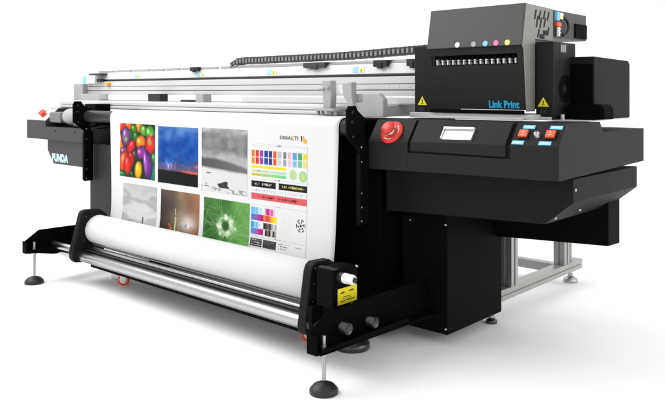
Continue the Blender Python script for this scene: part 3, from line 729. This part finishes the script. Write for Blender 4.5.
# 5 brown dusk
cl = vnoise(H_, W_, (4, 3), 31)
im = stops(U + (cl - .5) * .4, [(0, (85, 72, 70)), (.3, (125, 108, 98)), (.5, (165, 140, 112)), (.7, (150, 118, 98)), (1, (188, 130, 98))]) 
im = im * (1 - .28 * np.clip(V * 1.4, 0, 1)[..., None])
gl = np.exp(-(((U - .72) / .24) ** 2 + ((V - .52) / .16) ** 2)); im = im * (1 - gl[..., None] * .8) + np.array((248, 244, 238)) * gl[..., None] * .85
k = (np.abs(U - .40) < .02) & (V > .40) & (V < .70); im[k] = (190, 215, 160)
k = (np.abs(U - .40) < .035) & (np.abs(V - .43) < .014); im[k] = (90, 100, 90)
k = (np.abs(U - .40) < .007) & (V > .30) & (V <= .42); im[k] = (200, 200, 200)
for cx, cy, cc in ((.25, .60, (235, 130, 60)), (.30, .65, (240, 170, 90)), (.68, .56, (120, 150, 240)), (.74, .57, (255, 255, 255)), (.80, .60, (230, 140, 90)), (.5, .66, (220, 160, 90)), (.9, .64, (220, 120, 80))):
    gl = np.exp(-(((U - cx) / .022) ** 2 + ((V - cy) / .028) ** 2)); im = im * (1 - gl[..., None]) + np.array(cc) * gl[..., None]
raster('printed_photo', -2.0, -1.562, .722, .40, im[: int(H_ * .82)], 'print of a brown evening sky with a lit tower')
# 6 green flower
cl = vnoise(H_, W_, (4, 4), 41)
im = lerp((55, 105, 45), (120, 180, 95), np.clip(U * .7 + (cl - .3), 0, 1))
for k_ in range(46):
    x0, y0 = rng.random(2); an = math.atan2(y0 - .45, x0 - .5) + rng.normal(0, .5); le = .12 + .22 * rng.random()
    dx, dy = U - x0, V - y0; a = dx * math.cos(an) + dy * math.sin(an); c_ = -dx * math.sin(an) + dy * math.cos(an)
    k = np.clip(1 - np.abs(c_) / .009, 0, 1) * (np.abs(a) < le) * .5; im = im * (1 - k[..., None]) + np.array((165, 220, 165)) * k[..., None]
rr = np.sqrt(((U - .50) / .21) ** 2 + ((V - .42) / .21) ** 2); nz = vnoise(H_, W_, (18, 18), 42)
k = np.clip((1.05 - rr + (nz - .5) * .7) * 5, 0, 1) * np.clip((rr - .34 + (nz - .5) * .5) * 5, 0, 1)
wc = lerp((150, 190, 130), (240, 246, 232), np.clip(nz * 1.9 - .3, 0, 1)); im = im * (1 - k[..., None]) + wc * k[..., None]
k = np.clip((.40 - rr + (nz - .5) * .3) * 6, 0, 1); im = im * (1 - k[..., None]) + np.array((58, 105, 62)) * k[..., None]
raster('printed_photo', -1.515, -1.061, .714, .40, im[: int(H_ * .82)], 'green print with a white round flower head')

# test chart column
CH, CW = 360, 260
im = np.full((CH, CW, 3), 244.0); T0, T1 = 1.085, .43
def R_(t0, t1, z1, z0, c, img=None):
    r0 = int((T0 - z1) / (T0 - T1) * CH); r1 = max(r0 + 1, int((T0 - z0) / (T0 - T1) * CH)); c0 = int(t0 * CW); c1 = max(c0 + 1, int(t1 * CW))
    if callable(c):
        tt = np.linspace(0, 1, c1 - c0); im[r0:r1, c0:c1] = np.array([c(q) for q in tt])[None]
    else: im[r0:r1, c0:c1] = c
def marks(t0, t1, z1, z0, c, dens=.5, seed=0):
    r = np.random.default_rng(seed); t = t0
    while t < t1:
        w = r.uniform(.006, .016); hh = r.uniform(.3, 1) * (z1 - z0); q = r.uniform(0, (z1 - z0) - hh)
        if r.random() < dens: R_(t, min(t + w, t1), z0 + q + hh, z0 + q, c)
        t += w * r.uniform(.8, 1.5)
for z in (1.077, .874, .718, .527): R_(0, 1, z, z - .003, (222, 222, 224)); marks(.45, .55, z + .006, z - .004, (150, 150, 155), .6, int(z * 100))
px = [(65, 100), (108, 140), (148, 182), (192, 230), (236, 268), (278, 308), (318, 355), (370, 398), (412, 442), (455, 492), (502, 538), (545, 583)]
c1 = [(243, 140, 60), (232, 72, 66), (186, 84, 178), (40, 92, 178), (66, 62, 160), (245, 100, 55), (205, 205, 203), (140, 146, 152), (245, 190, 212), (110, 175, 232), (80, 185, 135), (242, 230, 90)]
c2 = [(247, 165, 62), (232, 66, 66), (184, 76, 176), (48, 98, 185), (76, 66, 166), (247, 106, 60), (222, 222, 220), (176, 180, 184), (246, 208, 224), (160, 204, 240), (140, 208, 178), (238, 232, 160)]
for (a, bb), ca, cb in zip(px, c1, c2):
    t0, t1 = (a - 65) / 518, (bb - 65) / 518
    R_(t0, t1, 1.046, 1.006, ca); R_(t0, t1, 1.002, .962, cb)
    marks(t0 + .01, t1 - .008, 1.030, 1.022, [q * .86 for q in ca], .7, a); marks(t0 + .01, t1 - .008, .988, .98, [q * .86 for q in cb], .7, a + 1)
R_(0, .645, .954, .936, (250, 234, 40)); marks(.15, .5, .949, .941, (225, 210, 120), .7, 3)
R_(0, .645, .928, .910, lambda t: (238 - 45 * t, 234 - 4 * t, 190 + 25 * t)); marks(.05, .3, .922, .916, (150, 160, 120), .6, 4)
R_(0, .645, .905, .889, lambda t: (225 - 100 * t, 214 + 8 * t, 100 + 65 * t)); marks(.03, .25, .900, .894, (170, 150, 60), .6, 5)
UU, ZZ = np.meshgrid(np.linspace(0, 1, CW), np.linspace(T0, T1, CH))
for tc, zc, e in ((.76, .918, (190, 232, 190)), (.93, .914, (130, 218, 150))):
    d = np.sqrt(((UU - tc) * .475) ** 2 + (ZZ - zc) ** 2) / .033; k = np.clip((1 - d) * 8, 0, 1); cc = stops(d, [(0, (228, 222, 120)), (.5, (205, 228, 165)), (1, e)])
    im[:] = im * (1 - k[..., None]) + cc * k[..., None]
R_(0, .46, .861, .823, (42, 40, 40)); R_(.51, 1, .861, .823, (42, 40, 40))
marks(.07, .40, .850, .834, (215, 215, 215), .75, 6); marks(.57, .95, .850, .834, (214, 205, 120), .75, 7)
marks(0, .46, .812, .794, (196, 196, 226), .6, 8); marks(.52, 1, .812, .796, (214, 200, 226), .5, 9)
R_(0, 1, .785, .747, (236, 112, 118)); marks(.12, .86, .774, .758, (120, 45, 60), .7, 10)
def stripes(t0, t1, z1, z0, cols):
    n = len(cols)
    for i, c in enumerate(cols): R_(t0 + (t1 - t0) * i / n, t0 + (t1 - t0) * (i + 1) / n, z1, z0, c)
stripes(0, .235, .700, .660, [(100, 200, 238), (120, 205, 240), (160, 215, 240), (130, 205, 236), (215, 240, 246), (190, 230, 240), (240, 246, 250)])
stripes(.235, .48, .700, .660, [(245, 235, 245), (222, 90, 160), (205, 50, 150), (238, 150, 205), (230, 110, 180), (244, 200, 228), (244, 240, 244)])
stripes(0, .235, .658, .620, [(85, 140, 214), (100, 130, 210), (150, 120, 205), (165, 100, 190), (180, 80, 180), (200, 60, 160), (205, 40, 140)])
stripes(.235, .48, .658, .620, [(245, 150, 60), (235, 80, 100), (230, 90, 90), (245, 140, 70), (250, 200, 60), (252, 224, 50), (252, 228, 60)])
stripes(0, .235, .612, .574, [(60, 170, 230), (90, 185, 236), (170, 220, 242), (120, 200, 238), (205, 232, 244), (236, 240, 246), (244, 244, 246)])
stripes(.235, .48, .612, .574, [(60, 56, 56), (90, 84, 80), (130, 122, 116), (80, 76, 74), (170, 165, 162), (225, 225, 225), (190, 188, 186)])
stripes(0, .235, .572, .536, [(110, 150, 220), (90, 160, 225), (150, 130, 210), (190, 110, 196), (200, 70, 170), (205, 50, 150), (190, 40, 150)])
stripes(.235, .48, .572, .536, [(235, 235, 235), (70, 66, 64), (130, 120, 112), (60, 56, 54), (215, 212, 208), (90, 84, 80), (180, 175, 170)])
d = np.sqrt(((UU - .90) * .475) ** 2 + (ZZ - .632) ** 2) / .038; an = np.arctan2(ZZ - .632, (UU - .90) * .475)
k = (d < 1) & ((d > .82) | ((np.sin(an * 6) > .1) & (d > .35) & (d < .7)) | (d < .22)) & ~((d > .82) & (np.sin(an * 6 + 1) < -.4)); im[k] = (70, 70, 72)
fz = (np.random.default_rng(3).random((CH, CW)) > .8) & (UU > .56) & (UU < .76) & (ZZ > .56) & (ZZ < .69); im[fz] = (228, 228, 230)
R_(0, .225, .513, .466, (82, 80, 80)); R_(.245, .485, .513, .466, (82, 80, 80))
for q in range(3): marks(.02, .21, .508 - q * .014, .500 - q * .014, (205, 205, 205), .75, 20 + q)
marks(.27, .44, .506, .500, (150, 150, 150), .7, 24); marks(.27, .38, .494, .490, (140, 140, 140), .7, 25)
for q in range(3): marks(.53, .72 - .02 * q, .510 - q * .013, .502 - q * .013, (120, 120, 125), .6, 30 + q)
marks(.80, .92, .505, .498, (130, 130, 135), .6, 35)
raster('test_chart', -1.046, -.574, T0, T1, im, 'printed column of colour swatches and bars')
text('logo', 'DINACTI', SH, 'charcoal', .030, (-.800, .4886, 1.122), (1, 0, 0), (0, 0, 1), .0003, .0004, 1.12, 0, False, 1.2)
b = MB().lathe((-.592, .4890, 1.118), (0, -1, 0), [(.013, 0), (.013, .0012)], 20)
part('logo_dot', b, 'amber', SH)
part('logo_stroke', MB().box(-.607, -.601, .4878, .489, 1.13, 1.147), 'amber', SH)
part('logo_stroke', MB().box(-.705, -.682, .4878, .489, 1.137, 1.143), 'amber', SH)
b = MB().box(-.622, -.616, .4878, .489, 1.116, 1.148); part('logo_bar', b, 'ink_black', SH)

# ------------------------------------------------------------------ world, lamps, camera
w = bpy.data.worlds.new('World'); SC.world = w; w.use_nodes = True
bg = w.node_tree.nodes['Background']; bg.inputs['Color'].default_value = (1, 1, 1, 1); bg.inputs['Strength'].default_value = 1.12
def area(name, loc, tgt, size, power, col=(1, 1, 1), sy=None):
    l = bpy.data.lights.new(name, 'AREA'); l.energy = power; l.size = size; l.color = col
    if sy: l.shape = 'RECTANGLE'; l.size_y = sy
    o = bpy.data.objects.new(name, l); COL.objects.link(o); o.location = loc
    o.rotation_euler = (Vector(tgt) - Vector(loc)).to_track_quat('-Z', 'Y').to_euler()
    return o
area('studio_softbox_lamp', (-4.2, -1.2, 5.0), (-1.4, .9, 0), 5.0, 250, (1, 1, 1), 4.0)
area('side_softbox_lamp', (6.2, 2.6, 2.2), (-.5, 1.0, .8), 4.0, 105, (1, .985, .96), 3.0)

cam = bpy.data.cameras.new('camera'); co = bpy.data.objects.new('camera', cam); COL.objects.link(co)
co.location = (2.332, -2.490, 1.40)
ang = math.radians(47.7)
fwd = Vector((-math.cos(ang), math.sin(ang), 0))
co.rotation_euler = fwd.to_track_quat('-Z', 'Y').to_euler()
cam.sensor_width = 36; cam.lens = 731 / 665 * 36; cam.shift_y = -113 / 665; cam.clip_end = 300
SC.camera = co
SC.view_settings.view_transform = 'Standard'; SC.view_settings.look = 'None'
SC.view_settings.exposure = 0; SC.view_settings.gamma = 1
